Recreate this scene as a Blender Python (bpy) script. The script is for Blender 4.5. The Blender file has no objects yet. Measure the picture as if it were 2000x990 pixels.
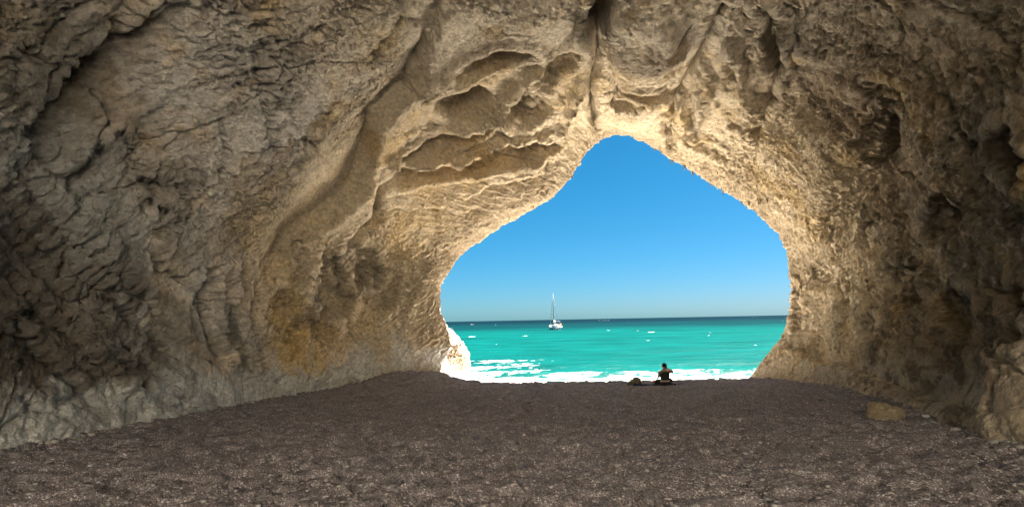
import bpy, bmesh, math, random
import numpy as np
from mathutils import Matrix, Vector
R = math.radians
sc = bpy.context.scene
col = sc.collection

# ------------------------------------------------------------------ camera
EYE = 1.6                       # eye height above the beach where the photographer stands
F_PX = 1111.0                   # focal length in pixels of the 2000 px wide photograph
CXP, CYP = 1000.0, 625.5        # principal point (the lens is shifted up)
ROLL = R(1.115)
cam_d = bpy.data.cameras.new('camera')
cam_d.sensor_width = 36.0
cam_d.lens = 36.0 * F_PX / 2000.0
cam_d.shift_y = (CYP - 495.0) / 2000.0
cam_d.clip_start = 0.05
cam_d.clip_end = 60000.0
cam = bpy.data.objects.new('camera', cam_d)
col.objects.link(cam)
ca, sa = math.cos(ROLL), math.sin(ROLL)
cam.matrix_world = Matrix(((ca, sa, 0, 0), (0, 0, -1, 0), (-sa, ca, 0, EYE), (0, 0, 0, 1)))
sc.camera = cam

# ------------------------------------------------------------------ sky, sun, exposure
SUN_AZ, SUN_EL = R(66), R(57)    # azimuth from the sea direction (+Y) towards +X
SKY_STRENGTH = 0.05
SUN_STRENGTH = 5.0
EXPOSURE = 4.2
world = bpy.data.worlds.new('World')
sc.world = world
world.use_nodes = True
wn = world.node_tree
wn.nodes.clear()
w_out = wn.nodes.new('ShaderNodeOutputWorld')
w_bg = wn.nodes.new('ShaderNodeBackground')
w_sky = wn.nodes.new('ShaderNodeTexSky')
w_sky.sky_type = 'NISHITA'
w_sky.sun_disc = False
w_sky.sun_elevation = SUN_EL
w_sky.sun_rotation = SUN_AZ
w_sky.air_density = 0.8
w_sky.dust_density = 0.5
w_sky.ozone_density = 10.0
w_bg.inputs['Strength'].default_value = SKY_STRENGTH
# a clear day by the sea: the sky's gradient regraded per channel, more saturated and much darker
w_norm = wn.nodes.new('ShaderNodeVectorMath'); w_norm.operation = 'SCALE'; w_norm.inputs['Scale'].default_value = 0.125
w_sep = wn.nodes.new('ShaderNodeSeparateXYZ'); w_com = wn.nodes.new('ShaderNodeCombineXYZ')
wn.links.new(w_sky.outputs[0], w_norm.inputs[0])
wn.links.new(w_norm.outputs[0], w_sep.inputs[0])
for k_, (pw_, gain_) in enumerate(((1.9, 1.5), (0.92, 1.08), (1.0, 1.2))):
    p_ = wn.nodes.new('ShaderNodeMath'); p_.operation = 'POWER'; p_.inputs[1].default_value = pw_
    g_ = wn.nodes.new('ShaderNodeMath'); g_.operation = 'MULTIPLY'; g_.inputs[1].default_value = gain_
    wn.links.new(w_sep.outputs[k_], p_.inputs[0]); wn.links.new(p_.outputs[0], g_.inputs[0]); wn.links.new(g_.outputs[0], w_com.inputs[k_])
wn.links.new(w_com.outputs[0], w_bg.inputs['Color'])
wn.links.new(w_bg.outputs[0], w_out.inputs['Surface'])
sun_d = bpy.data.lights.new('sun', 'SUN')
sun_d.energy = SUN_STRENGTH
sun_d.angle = R(0.53)
sun_d.color = (1.0, 0.95, 0.87)
sun = bpy.data.objects.new('sun', sun_d)
col.objects.link(sun)
TO_SUN = Vector((math.sin(SUN_AZ) * math.cos(SUN_EL), math.cos(SUN_AZ) * math.cos(SUN_EL), math.sin(SUN_EL)))
sun.rotation_euler = TO_SUN.to_track_quat('Z', 'Y').to_euler()
sun.location = (40, 60, 80)
vs = sc.view_settings
vs.view_transform = 'Standard'
vs.look = 'None'
vs.exposure = EXPOSURE
vs.gamma = 1.0
vs.use_curve_mapping = False
sc.cycles.max_bounces = 10
sc.cycles.diffuse_bounces = 2
sc.cycles.glossy_bounces = 3

# ------------------------------------------------------------------ numeric helpers
def at(px, py, Y):
    """point of the place that photograph pixel (px, py) shows when it lies Y metres out"""
    a, b = (px - CXP) / F_PX, (CYP - py) / F_PX
    return np.array([(ca * a + sa * b) * Y, Y, (-sa * a + ca * b) * Y + EYE])

def project(P):
    x, y, z = P[..., 0], np.maximum(P[..., 1], 0.3), P[..., 2] - EYE
    a, b = (ca * x - sa * z) / y, (sa * x + ca * z) / y
    return CXP + F_PX * a, CYP - F_PX * b

def _hash(ix, iy, iz, seed):
    h = (ix.astype(np.uint32) * np.uint32(374761393) + iy.astype(np.uint32) * np.uint32(668265263)
         + iz.astype(np.uint32) * np.uint32(2147483647 & 0x3C6EF372) + np.uint32(seed * 1013904223 & 0xFFFFFFFF))
    h = (h ^ (h >> np.uint32(13))) * np.uint32(1274126177)
    h = (h ^ (h >> np.uint32(15))) * np.uint32(2246822519)
    return h ^ (h >> np.uint32(16))

from concurrent.futures import ThreadPoolExecutor
POOL = ThreadPoolExecutor(4)
def in_chunks(fn, P, seed, outs):
    P = np.asarray(P, np.float32)
    sh = P.shape[:-1]
    F = P.reshape(-1, 3)
    if len(F) < 20000:
        r = fn(F, seed)
    else:
        parts = list(POOL.map(lambda c_: fn(c_, seed), np.array_split(F, max(4, len(F) // 60000))))
        r = np.concatenate(parts) if outs == 1 else tuple(np.concatenate([p_[k] for p_ in parts]) for k in range(outs))
    return r.reshape(sh) if outs == 1 else tuple(a_.reshape(sh) for a_ in r)

def noise3(P, seed=0):
    return in_chunks(_noise3, P, seed, 1)

def worley(P, seed=0):
    return in_chunks(_worley, P, seed, 3)

def _noise3(P, seed=0):
    """gradient noise, about -1..1, P is (..., 3) float"""
    P = np.asarray(P, np.float32)
    i = np.floor(P).astype(np.int32)
    f = P - i
    u = f * f * f * (f * (f * 6 - 15) + 10)
    out = None
    acc = np.zeros(P.shape[:-1], np.float32)
    for dx in (0, 1):
        wx = u[..., 0] if dx else 1 - u[..., 0]
        for dy in (0, 1):
            wy = u[..., 1] if dy else 1 - u[..., 1]
            for dz in (0, 1):
                wz = u[..., 2] if dz else 1 - u[..., 2]
                h = _hash(i[..., 0] + dx, i[..., 1] + dy, i[..., 2] + dz, seed)
                gx = (h & np.uint32(1023)).astype(np.float32) / 511.5 - 1
                gy = ((h >> np.uint32(10)) & np.uint32(1023)).astype(np.float32) / 511.5 - 1
                gz = ((h >> np.uint32(20)) & np.uint32(1023)).astype(np.float32) / 511.5 - 1
                acc += wx * wy * wz * (gx * (f[..., 0] - dx) + gy * (f[..., 1] - dy) + gz * (f[..., 2] - dz))
    return acc * 1.5

def fbm(P, octaves=4, seed=0, gain=0.5, lac=2.03, ridged=False):
    a, s, tot = 1.0, 0.0, 0.0
    P = np.asarray(P, np.float32)
    for o in range(octaves):
        n = noise3(P, seed + o * 7)
        if ridged:
            n = 1 - 2 * np.abs(n)
        s = s + a * n
        tot += a
        a *= gain
        P = P * lac + 11.3
    return s / tot

def _worley(P, seed=0):
    """distance to the nearest and second nearest feature point"""
    P = np.asarray(P, np.float32)
    i = np.floor(P).astype(np.int32)
    f = P - i
    d1 = np.full(P.shape[:-1], 9.0, np.float32)
    d2 = d1.copy()
    cid = np.zeros(P.shape[:-1], np.uint32)
    for dx in (-1, 0, 1):
        for dy in (-1, 0, 1):
            for dz in (-1, 0, 1):
                h = _hash(i[..., 0] + dx, i[..., 1] + dy, i[..., 2] + dz, seed)
                x = dx + (h & np.uint32(1023)).astype(np.float32) / 1023 - f[..., 0]
                y = dy + ((h >> np.uint32(10)) & np.uint32(1023)).astype(np.float32) / 1023 - f[..., 1]
                z = dz + ((h >> np.uint32(20)) & np.uint32(1023)).astype(np.float32) / 1023 - f[..., 2]
                d = x * x + y * y + z * z
                d2 = np.minimum(d2, np.maximum(d, d1))
                cid = np.where(d < d1, h, cid)
                d1 = np.minimum(d1, d)
    return np.sqrt(d1), np.sqrt(d2), (cid >> np.uint32(7)).astype(np.float32) / 33554432.0

def pits2(x, y, seed):
    """distance to the nearest scattered point on the flat"""
    ix, iy = np.floor(x).astype(np.int32), np.floor(y).astype(np.int32)
    best = np.full(x.shape, 9.0, np.float32)
    size_ = np.zeros(x.shape, np.float32)
    for dx in (-1, 0, 1):
        for dy in (-1, 0, 1):
            h = _hash(ix + dx, iy + dy, ix * 0, seed)
            px_ = ix + dx + (h & np.uint32(1023)).astype(np.float32) / 1023
            py_ = iy + dy + ((h >> np.uint32(10)) & np.uint32(1023)).astype(np.float32) / 1023
            d = np.hypot(x - px_, y - py_)
            size_ = np.where(d < best, ((h >> np.uint32(20)) & np.uint32(1023)) / 1023.0, size_)
            best = np.minimum(best, d)
    return best, size_

def sstep(a, b, x):
    t = np.clip((x - a) / (b - a), 0, 1)
    return t * t * (3 - 2 * t)

def pchip(xk, yk, x):
    """monotone cubic through (xk, yk[k, ...])"""
    h = np.diff(xk)
    d = np.diff(yk, axis=0) / h[:, None]
    m = np.zeros_like(yk)
    m[0], m[-1] = d[0], d[-1]
    for k in range(1, len(xk) - 1):
        w1, w2 = 2 * h[k] + h[k - 1], h[k] + 2 * h[k - 1]
        same = d[k - 1] * d[k] > 0
        with np.errstate(divide='ignore', invalid='ignore'):
            hm = (w1 + w2) / (w1 / d[k - 1] + w2 / d[k])
        m[k] = np.where(same, hm, 0)
    i = np.clip(np.searchsorted(xk, x, side='right') - 1, 0, len(xk) - 2)
    t = ((x - xk[i]) / h[i])[:, None]
    hh = h[i][:, None]
    return ((1 + 2 * t) * (1 - t) ** 2 * yk[i] + t * (1 - t) ** 2 * hh * m[i]
            + t * t * (3 - 2 * t) * yk[i + 1] + t * t * (t - 1) * hh * m[i + 1])

def grid_normals(P):
    du = np.gradient(P, axis=0)
    dv = np.gradient(P, axis=1)
    n = np.cross(du, dv)
    n /= np.maximum(np.linalg.norm(n, axis=-1, keepdims=True), 1e-9)
    return n

def mesh_from_grid(name, P, mat, normals=None, color=None, flip=False):
    nu, nv = P.shape[:2]
    idx = np.arange(nu * nv, dtype=np.int32).reshape(nu, nv)
    a, b, c, d = idx[:-1, :-1], idx[1:, :-1], idx[1:, 1:], idx[:-1, 1:]
    q = np.stack((a, d, c, b) if flip else (a, b, c, d), -1).reshape(-1, 4)
    me = bpy.data.meshes.new(name)
    me.vertices.add(nu * nv)
    me.vertices.foreach_set('co', np.ascontiguousarray(P, np.float32).ravel())
    me.loops.add(q.size)
    me.loops.foreach_set('vertex_index', np.ascontiguousarray(q, np.int32).ravel())
    me.polygons.add(len(q))
    me.polygons.foreach_set('loop_start', np.arange(0, q.size, 4, dtype=np.int32))
    me.polygons.foreach_set('use_smooth', np.ones(len(q), bool))
    me.update(calc_edges=True)
    if color is not None:
        at_ = me.color_attributes.new('tint', 'FLOAT_COLOR', 'POINT')
        c4 = np.ones((nu * nv, 4), np.float32)
        c4[:, :color.shape[-1]] = color.reshape(nu * nv, -1)
        at_.data.foreach_set('color', c4.ravel())
    if normals is not None:
        me.normals_split_custom_set_from_vertices(np.ascontiguousarray(normals.reshape(-1, 3), np.float32))
    me.materials.append(mat)
    o = bpy.data.objects.new(name, me)
    col.objects.link(o)
    return o

# ------------------------------------------------------------------ material helpers
def new_mat(name):
    m = bpy.data.materials.new(name)
    m.use_nodes = True
    nt = m.node_tree
    bsdf = nt.nodes['Principled BSDF']
    return m, nt, bsdf

def node(nt, kind, **kw):
    n = nt.nodes.new(kind)
    for k, v in kw.items():
        if k in n.inputs:
            n.inputs[k].default_value = v
        else:
            setattr(n, k, v)
    return n

# ------------------------------------------------------------------ lie of the land
SEA_Z = EYE - 5.0
def ground_z(x, y):
    z = -0.052 * np.minimum(y, 26.0)
    q = y - 27.2 - 0.10 * np.clip(4 - x, 0, 8)
    z = z - 0.34 * np.clip(q, 0, 1.6) - 0.088 * np.maximum(q - 1.6, 0)     # crest of the bank, then a hidden face, widened to bounce light into the cave
    z = z + 0.72 * np.exp(-((x + 5.2) / 2.8) ** 2 - ((y - 27.5) / 3.4) ** 2)  # bank against the left wall
    z = z + 0.10 * np.exp(-((x + 9.0) / 2.0) ** 2) * (1 - sstep(15, 30, y))
    return z

# ------------------------------------------------------------------ the cave
def Z(pts):
    return [(x, z + EYE) for x, z in pts]
def PX(Y, pts):
    return [(at(px, py, Y)[0], at(px, py, Y)[2]) for px, py in pts]

stations = [
    (-7.0, Z([(-6.8,-3),(-7.1,-1.6),(-7.3,-.2),(-7.1,1.4),(-6.4,3.5),(-4.8,5.2),(-2.2,6.1),(.6,6.4),(3.0,6.1),(5.0,5.2),(6.4,3.6),(6.8,1.6),(6.8,.1),(6.5,-1.4),(6.1,-3)])),  # unseen rear end, left open and narrowed to set the fill light
    (3.0, Z([(-9,-2.8),(-9.3,-1.8),(-9.6,-.2),(-9.4,2),(-8.3,4.8),(-6,7),(-2.8,8.1),(1.0,8.4),(3.9,8.1),(6.2,6.9),(7.8,4.5),(8.2,1.9),(8.1,.2),(7.6,-1.3),(6.9,-2.8)])),
    (9.0, Z([(-8.6,-2.8),(-8.9,-1.8),(-9.3,-.2),(-9.2,2),(-8.2,4.8),(-6,7),(-2.8,8.1),(1.2,8.4),(4.4,8.1),(6.9,6.9),(8.6,4.5),(9.1,1.9),(8.9,.2),(8.3,-1.3),(7.5,-2.8)])),
    (15.0, Z([(-8.0,-3.2),(-8.5,-2.2),(-9.1,-.6),(-9.0,1.7),(-8.0,4.4),(-5.6,6.9),(-2,8.2),(2.4,8.7),(5.8,8.4),(8.6,7.1),(10.6,4.6),(11.4,1.9),(11.4,.1),(11.1,-1.6),(10.5,-3.2)])),
    (20.0, Z([(-8.5,-3.4),(-9.0,-2.4),(-9.4,-.8),(-9.0,1.4),(-7.8,4.1),(-5,6.7),(-1.0,8.2),(3.4,8.9),(7,8.5),(10,7.2),(12.1,4.6),(12.9,1.9),(12.8,0),(12.3,-1.7),(11.5,-3.4)])),
    (25.0, Z([(-7.4,-3.6),(-7.5,-2.4),(-7.5,-.7),(-7.0,1.3),(-5.6,3.6),(-2.6,6.1),(.6,8.0),(4.0,9.2),(7.4,8.5),(10.7,6.9),(13.0,4.4),(13.9,1.9),(13.9,.1),(13.3,-1.8),(12.4,-3.6)])),
    (28.5, PX(28.5, [(876,770),(866,670),(856,620),(849,560),(887,489),(980,430),(1086,368),(1170,265),(1250,268),(1376,340),(1500,420),(1551,495),(1555,600),(1529,668),(1452,760)])),
    (30.2, PX(30.2, [(912,790),(910,694),(868,652),(842,560),(904,484),(966,446),(1072,372),(1160,240),(1250,250),(1390,322),(1515,415),(1568,495),(1570,600),(1550,668),(1500,760)])),
    (30.9, PX(30.9, [(890,820),(880,700),(830,640),(790,540),(820,440),(900,370),(1020,290),(1140,180),(1270,190),(1440,270),(1590,380),(1650,490),(1660,600),(1640,680),(1600,770)])),
    (31.8, PX(31.8, [(300,900),(250,700),(200,600),(200,400),(250,200),(450,0),(800,-200),(1100,-300),(1300,-300),(1600,-200),(1900,0),(2000,300),(2050,600),(2050,700),(2000,800)])),
]
QUALITY = 1.0
Yk = np.array([s[0] for s in stations], float)
Ck = np.array([s[1] for s in stations], float)               # K, 15, 2
yy = np.linspace(-7, 31.8, 4000)
dens = np.where(yy < 5, 2.0, np.where(yy < 7.2, 16, 3600 / np.maximum(yy, 7) ** 2 + np.where((yy > 17) & (yy < 31.2), 24, 0)))
cum = np.concatenate(([0], np.cumsum(0.5 * (dens[1:] + dens[:-1]) * np.diff(yy))))
NY = int(cum[-1] * QUALITY)
Ys = np.interp(np.linspace(0, cum[-1], NY), cum, yy)
C = pchip(Yk, Ck.reshape(len(Yk), -1), Ys).reshape(NY, 15, 2)
NS = int(1080 * QUALITY)
# even steps along the mean section
mean = C[len(C) // 3:].mean(0)
def catmull(Cp, t):
    n = Cp.shape[1]
    i = np.clip(np.floor(t).astype(int), 0, n - 2)
    f = (t - i)[None, :, None]
    p0, p1, p2, p3 = (Cp[:, np.clip(i + k, 0, n - 1)] for k in (-1, 0, 1, 2))
    return 0.5 * (2 * p1 + (p2 - p0) * f + (2 * p0 - 5 * p1 + 4 * p2 - p3) * f ** 2 + (3 * p1 - p0 - 3 * p2 + p3) * f ** 3)
tt = np.linspace(0, 14, 3000)
mc = catmull(mean[None], tt)[0]
ln = np.concatenate(([0], np.cumsum(np.linalg.norm(np.diff(mc, axis=0), axis=1))))
ts = np.interp(np.linspace(0, ln[-1], NS), ln, tt)
S2 = catmull(C, ts)
P = np.empty((NY, NS, 3))
P[..., 0], P[..., 1], P[..., 2] = S2[..., 0], Ys[:, None], S2[..., 1]
N = grid_normals(P)
cen = np.array([2.0, 0, EYE + 1.0])
flip = np.sum(N * (cen - P) * np.array([1, 0, 1]), -1).mean() < 0
if flip:
    N = -N

# ---- features of the rock: placed where they sit on the wall, measured in metres along the wall
sub = (slice(None, None, 3), slice(None, None, 3))
def seat_table(Pq, Nq):
    ok = (Pq[..., 1] > 6.0) & (Pq[..., 1] < 29.2)
    pts, nrm = Pq[ok], Nq[ok]
    u, v = project(pts)
    return pts, nrm, u, v
def seat(px, py):
    i = np.argmin((T_U - px) ** 2 + (T_V - py) ** 2)
    return T_P[i].copy(), T_N[i].copy()

def warp(Pq, amp, freq, seed):
    w = np.stack([noise3(Pq * freq + k * 17.7, seed + k) for k in range(3)], -1)
    return Pq + amp * w

def near(Q, pts, pad):
    pts = np.asarray(pts)
    lo, hi = pts.min(0) - pad, pts.max(0) + pad
    return np.all((Q > lo) & (Q < hi), -1)

def poly_dist(Q, pts, nrms):
    """distance to a polyline, signed side (+ to the right of travel as seen from inside the cave)"""
    best = np.full(len(Q), 1e9, np.float32)
    side = np.zeros(len(Q), np.float32)
    frac = np.zeros(len(Q), np.float32)
    n = len(pts) - 1
    for k in range(n):
        a, b = pts[k], pts[k + 1]
        ab = b - a
        L2 = max(float(ab @ ab), 1e-9)
        t = np.clip((Q - a) @ ab / L2, 0, 1)
        off = Q - (a + t[:, None] * ab)
        d = np.linalg.norm(off, axis=1)
        rt = np.cross(ab, 0.5 * (nrms[k] + nrms[k + 1]))
        rt /= np.linalg.norm(rt) + 1e-9
        m_ = d < best
        best[m_] = d[m_]
        side[m_] = (off @ rt)[m_]
        frac[m_] = ((k + t) / n)[m_]
    return best, side, frac

def line(pxs):
    pr = [seat(*p) for p in pxs]
    return np.array([p[0] for p in pr]), np.array([p[1] for p in pr])

def groove(pxs, depth, width, power=1.6, taper=True, crisp=False):
    pts, nr = line(pxs)
    m_ = near(Q, pts, width * 4 + 0.4)
    d, s_, f = poly_dist(Q[m_] if crisp else Qw[m_], pts, nr)
    a = np.minimum(1, 6 * np.minimum(f, 1 - f) + 0.25) if taper else 1
    D[m_] -= depth * a * np.exp(-(d / width) ** power)

def ridge(pxs, h, width):
    groove(pxs, -2.1 * h, width * 0.95, 1.2)

def scarp(pxs, depth, width, side=1, edge=0.10, taper=True):
    edge = max(edge, 0.45 * depth)
    """the rock on one side of the line is broken back; it recovers over `width` metres"""
    pts, nr = line(pxs)
    m_ = near(Q, pts, width * 3 + 0.4)
    d, s_, f = poly_dist(Qw[m_], pts, nr)
    sd = np.sign(s_) * side * d
    a = np.minimum(1, 5 * np.minimum(f, 1 - f) + 0.1) if taper else 1
    D[m_] -= depth * a * sstep(0, edge, sd) * np.exp(-(np.maximum(sd, 0) / width) ** 1.5)
    D[m_] += 0.22 * depth * a * np.exp(-(np.minimum(sd, 0) / 0.30) ** 2) * (sd <= 0.0) + 0.22 * depth * a * np.exp(-(np.maximum(sd, 0) / 0.08) ** 2) * (sd > 0)

def hollow(px, py, rx, ry, tilt, depth, power=0.8, lip=0.16):
    depth = depth * (1.35 if depth > 0 else 1.0)
    """bowl (depth > 0) or boss (depth < 0) with elliptical outline"""
    c, n = seat(px, py)
    ct, st = math.cos(R(tilt)), math.sin(R(tilt))
    k = 0.5
    a = (seat(px + k * rx * ct, py - k * rx * st)[0] - c) / k
    b = (seat(px + k * ry * st, py + k * ry * ct)[0] - c) / k
    a -= n * (a @ n); b -= n * (b @ n)
    m_ = near(Q, [c], 1.8 * max(np.linalg.norm(a), np.linalg.norm(b)))
    off = Qw[m_] - c
    M2 = np.stack((a, b), 1)
    uv = off @ np.linalg.pinv(M2).T
    q = uv[:, 0] ** 2 + uv[:, 1] ** 2
    ok = np.abs(off @ n) < 2.5
    D[m_] -= ok * depth * np.clip(1 - q, 0, 1) ** power * (1 + (0.38 if depth > 0 else 0.15) * Qn[m_])
    if depth > 0 and lip:
        D[m_] += ok * lip * depth * np.exp(-((np.sqrt(q) - 1.12) / 0.16) ** 2)

shape = P.shape
B0 = P.copy()
rim = sstep(22.5, 28.0, P[..., 1])
P = P + N * (0.55 * fbm(P * 0.17, 2, 3) * (1 - 0.9 * rim) + 0.22 * fbm(P * 0.55 + 5, 3, 21) * (1 - 0.55 * rim))[..., None]
T_P, T_N, T_U, T_V = seat_table(P[sub], N[sub])
Q = P.reshape(-1, 3).astype(np.float32)
Qw = warp(Q, 0.16, 1.3, 77)
Qw = warp(Qw, 0.025, 4.5, 87)
Qn = noise3(Q * 1.9, 97) + 0.6 * noise3(Q * 4.6, 98)
D = np.zeros(len(Q), np.float32)

# left wall against the vault near the mouth: one long broken edge
scarp([(876,-20),(850,90),(815,185),(748,240),(740,290),(722,345),(700,390),(640,440),(590,470),(548,520),(530,570)], 0.8, 2.0, 1, 0.4)
groove([(868,-20),(846,70),(818,150)], 0.35, 0.22)
# scooped hollows in the vault
hollow(905,188,64,44,-12,0.75)
hollow(925,200,30,22,10,0.35)
hollow(1028,205,46,44,20,0.75)
hollow(1020,225,22,18,0,0.4)
hollow(858,275,112,30,16,0.65)
hollow(815,295,40,20,10,0.4)
hollow(960,112,86,24,12,0.55)
hollow(1085,128,58,26,28,0.6)
hollow(900,325,160,24,10,0.5)
hollow(1030,290,60,22,8,0.5)
ridge([(735,312),(800,318),(850,312),(905,292),(950,272),(1000,262),(1052,258),(1088,248)], 0.26, 0.16)
scarp([(735,318),(800,324),(850,318),(905,298),(950,278),(1000,267),(1052,264),(1088,254)], 0.5, 1.0, 1, 0.12)
ridge([(790,262),(870,240),(930,236),(965,215),(990,175),(1012,150),(1060,122),(1100,105)], 0.24, 0.16)
ridge([(970,212),(985,245),(1000,262)], 0.16, 0.12)
ridge([(1150,120),(1120,180),(1098,230),(1075,262),(1040,330)], 0.28, 0.2)
ridge([(780,190),(850,150),(900,140),(965,150)], 0.12, 0.16)
groove([(922,290),(918,315),(926,345)], 0.28, 0.07)
groove([(1072,262),(1066,300),(1066,340)], 0.34, 0.08)
groove([(792,330),(796,358)], 0.22, 0.07)
scarp([(730,402),(800,408),(860,402),(905,412),(940,400)], 0.22, 0.5, 1, 0.08)
scarp([(900,395),(960,360),(1020,345),(1075,335)], 0.25, 0.6, 1, 0.1)
# crevice between boulders of the back wall
groove([(738,372),(738,425),(692,468),(645,508)], 1.0, 0.19, 1.8, True, True)
scarp([(735,432),(690,474),(648,512),(612,500)], 0.35, 0.9, -1, 0.1)
hollow(640,560,52,70,10,0.55, 0.5)
hollow(700,520,52,42,-20,0.5)
hollow(735,560,40,60,0,0.25)
hollow(545,620,42,66,6,0.45)
hollow(590,505,34,44,0,-0.35, 0.7)
hollow(600,560,30,60,8,-0.4, 0.7)
hollow(634,645,15,36,0,-0.55, 0.8)
hollow(600,730,130,26,8,-0.25, 0.9)
# curtain of flutes
for pts, w in (([(412,525),(402,585),(408,655),(430,710)],.20), ([(434,545),(428,600),(440,665),(470,730)],.15), ([(466,540),(452,600),(458,655),(482,715)],.20), ([(388,560),(378,610),(388,660)],.13), ([(500,560),(488,620),(500,690),(530,750)],.13)):
    groove(pts, 1.1, w * 1.35, 2.4, True, True)
for pts in ([(424,530),(416,590),(424,660),(450,720)], [(447,540),(440,600),(452,665),(480,730)], [(482,540),(468,600),(472,660),(505,740),(540,775)]):
    groove(pts, -0.3, 0.17, 1.8, True, True)
# slab low on the left, its upper joint and the pocked band under it
scarp([(20,300),(110,395),(200,485),(280,568),(360,650),(440,722)], 0.3, 2.6, 1, 0.10)
groove([(20,300),(110,395),(200,485),(280,568),(360,650),(440,722)], 0.22, 0.07)
scarp([(-20,470),(60,545),(150,630),(240,715),(320,790)], 0.28, 1.2, 1, 0.12)
groove([(240,680),(238,740),(232,790)], 0.2, 0.06)
for px, py, r in ((146,614,9),(151,641,9),(197,657,9),(170,650,6),(237,692,8),(256,710,7),(268,712,7),(281,725,7),(298,742,8),(318,758,8),(336,780,7),(351,780,8),(371,795,7),(379,780,7),(396,803,7),(408,806,6),(80,560,14),(110,600,10),(60,620,12),(40,690,14),(90,740,14),(200,590,12),(20,560,12),(300,640,8),(270,600,7),(330,690,8),(120,690,11),(180,720,10),(60,790,14),(150,780,10),(215,800,8)):
    hollow(px, py, r, r * 1.5, 25, 0.012 * r, 0.5)
for pts in ([(-20,360),(90,460),(200,556),(300,640),(390,715)], [(-20,410),(80,505),(190,600),(300,690),(370,750)], [(40,262),(150,365),(250,455),(330,530)], [(-20,560),(60,640),(150,720),(230,790)]):
    groove(pts, 0.30, 0.10, 1.8, True, True)
    scarp(pts, 0.18, 0.7, 1, 0.1)
# troughs high on the left
groove([(310,-30),(255,60),(205,125),(155,190),(105,245),(60,300)], 0.6, 0.5)
hollow(170,135,44,62,-35,0.6)
hollow(262,20,26,60,-30,-0.45, 0.7)
hollow(15,135,26,36,0,0.4)
hollow(60,250,40,30,30,0.5)
scarp([(300,190),(250,235),(170,300),(120,330)], 0.4, 0.8, -1, 0.12)
scarp([(318,275),(290,310),(285,345),(330,352)], 0.35, 0.5, 1, 0.08)
hollow(300,375,44,34,0,0.35)
groove([(488,-20),(505,100),(520,200),(532,270),(545,330)], 0.4, 0.11, 1.8, True, True)
scarp([(488,-20),(505,100),(520,200),(532,270),(545,330)], 0.2, 0.9, 1, 0.08)
scarp([(330,430),(300,480),(320,520),(380,560)], 0.25, 0.8, 1, 0.1)
# crown of the vault
groove([(1200,-30),(1176,40),(1162,78),(1172,125),(1157,172),(1158,215),(1165,252)], 1.1, 0.2, 1.8, True, True)
hollow(1168,35,26,55,-12,1.1)
hollow(1262,95,76,98,-8,-0.6, 0.8)
hollow(1232,222,64,34,0,-0.35, 0.8)
hollow(1250,170,70,18,-4,0.4)
groove([(1190,60),(1184,110),(1205,170),(1190,200)], 0.35, 0.12)
groove([(1420,-20),(1388,60),(1355,122),(1328,172),(1313,192),(1312,250)], 0.9, 0.15, 1.8, True, True)
scarp([(1420,-20),(1388,60),(1355,122),(1328,172)], 0.3, 0.7, -1, 0.1)
hollow(1308,262,13,40,0,0.4)
ridge([(1372,118),(1386,165),(1368,215),(1350,240),(1372,275)], 0.3, 0.18)
ridge([(1425,60),(1432,120),(1462,175),(1500,205)], 0.28, 0.18)
ridge([(1400,190),(1420,235),(1470,262)], 0.2, 0.14)
ridge([(1340,90),(1310,60),(1322,10)], 0.25, 0.2)
hollow(1345,195,22,55,12,0.4)
hollow(1455,110,34,62,-24,0.35)
hollow(1516,75,30,85,6,1.3)
groove([(1508,120),(1508,180),(1495,215),(1478,280),(1462,352)], 0.7, 0.13, 1.8, True, True)
hollow(1475,250,26,20,0,0.3)
hollow(1380,285,60,16,-22,0.3)
hollow(1300,235,30,24,0,-0.25)
ridge([(1175,200),(1240,196),(1300,190),(1330,205)], 0.22, 0.1)
# right wall
groove([(1730,235),(1696,322),(1655,395),(1590,472)], 1.5, 0.55, 2.2, True, True)
hollow(1702,430,16,40,-25,0.5)
hollow(1615,470,34,30,0,-0.35, 0.8)
hollow(1990,590,34,46,0,0.5)
hollow(1985,305,30,60,0,0.45)
hollow(1985,660,26,34,0,0.35)
hollow(1610,535,30,34,0,0.35)
hollow(1655,560,22,40,0,0.35)
hollow(1560,600,14,60,0,0.25)
hollow(1700,640,26,46,10,0.35)
hollow(1780,560,34,60,10,0.45)
hollow(1860,420,44,60,20,0.5)
hollow(1740,180,60,30,-20,0.25)
hollow(1880,620,34,60,0,0.5)
scarp([(1520,672),(1570,700),(1640,722),(1720,750),(1800,775),(1860,800)], 0.30, 0.9, -1, 0.12)
scarp([(1760,770),(1840,742),(1920,705),(2010,670)], 0.45, 0.9, -1, 0.14)
hollow(1950,850,90,36,10,-0.22, 0.8)
hollow(1800,800,80,30,-14,-0.25, 0.8)
P = P + N * D.reshape(shape[:2])[..., None]
N1 = grid_normals(P) * (-1 if flip else 1)

# ---- finer relief: dimpled on the left, smoother in the vault, fibrous on the right
xx, yv, zz = P[..., 0], P[..., 1], P[..., 2]
side_l = sstep(-1.5, -5.5, xx) if False else 1 - sstep(-5.5, -2.0, xx)
v_in = 14.5 + 3.5 * (1 - sstep(-5.0, -2.0, xx))
vault = sstep(0, 3.0, yv - v_in + 1.0 * noise3(P * 0.6, 33)) * sstep(4.4, 6.4, zz) * (1 - sstep(9.0, 11.0, xx))
side_r = sstep(7.5, 10.5, xx)
base_smooth = 1 - 0.65 * (1 - sstep(0.5, 1.5, zz - ground_z(xx, yv)))
rim = sstep(24, 28.0, yv)
flut = np.exp(-(((xx + 8.3) / 2.5) ** 2 + ((yv - 16.5) / 2.2) ** 2 + ((zz - 1.4) / 1.5) ** 2))
dg, dn = (yv + zz) * 0.7071, (yv - zz) * 0.7071
sl = np.stack((xx * 0.9, dg * 0.55, dn * 1.25), -1)             # dimples drawn out along the dip of the wall
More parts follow.
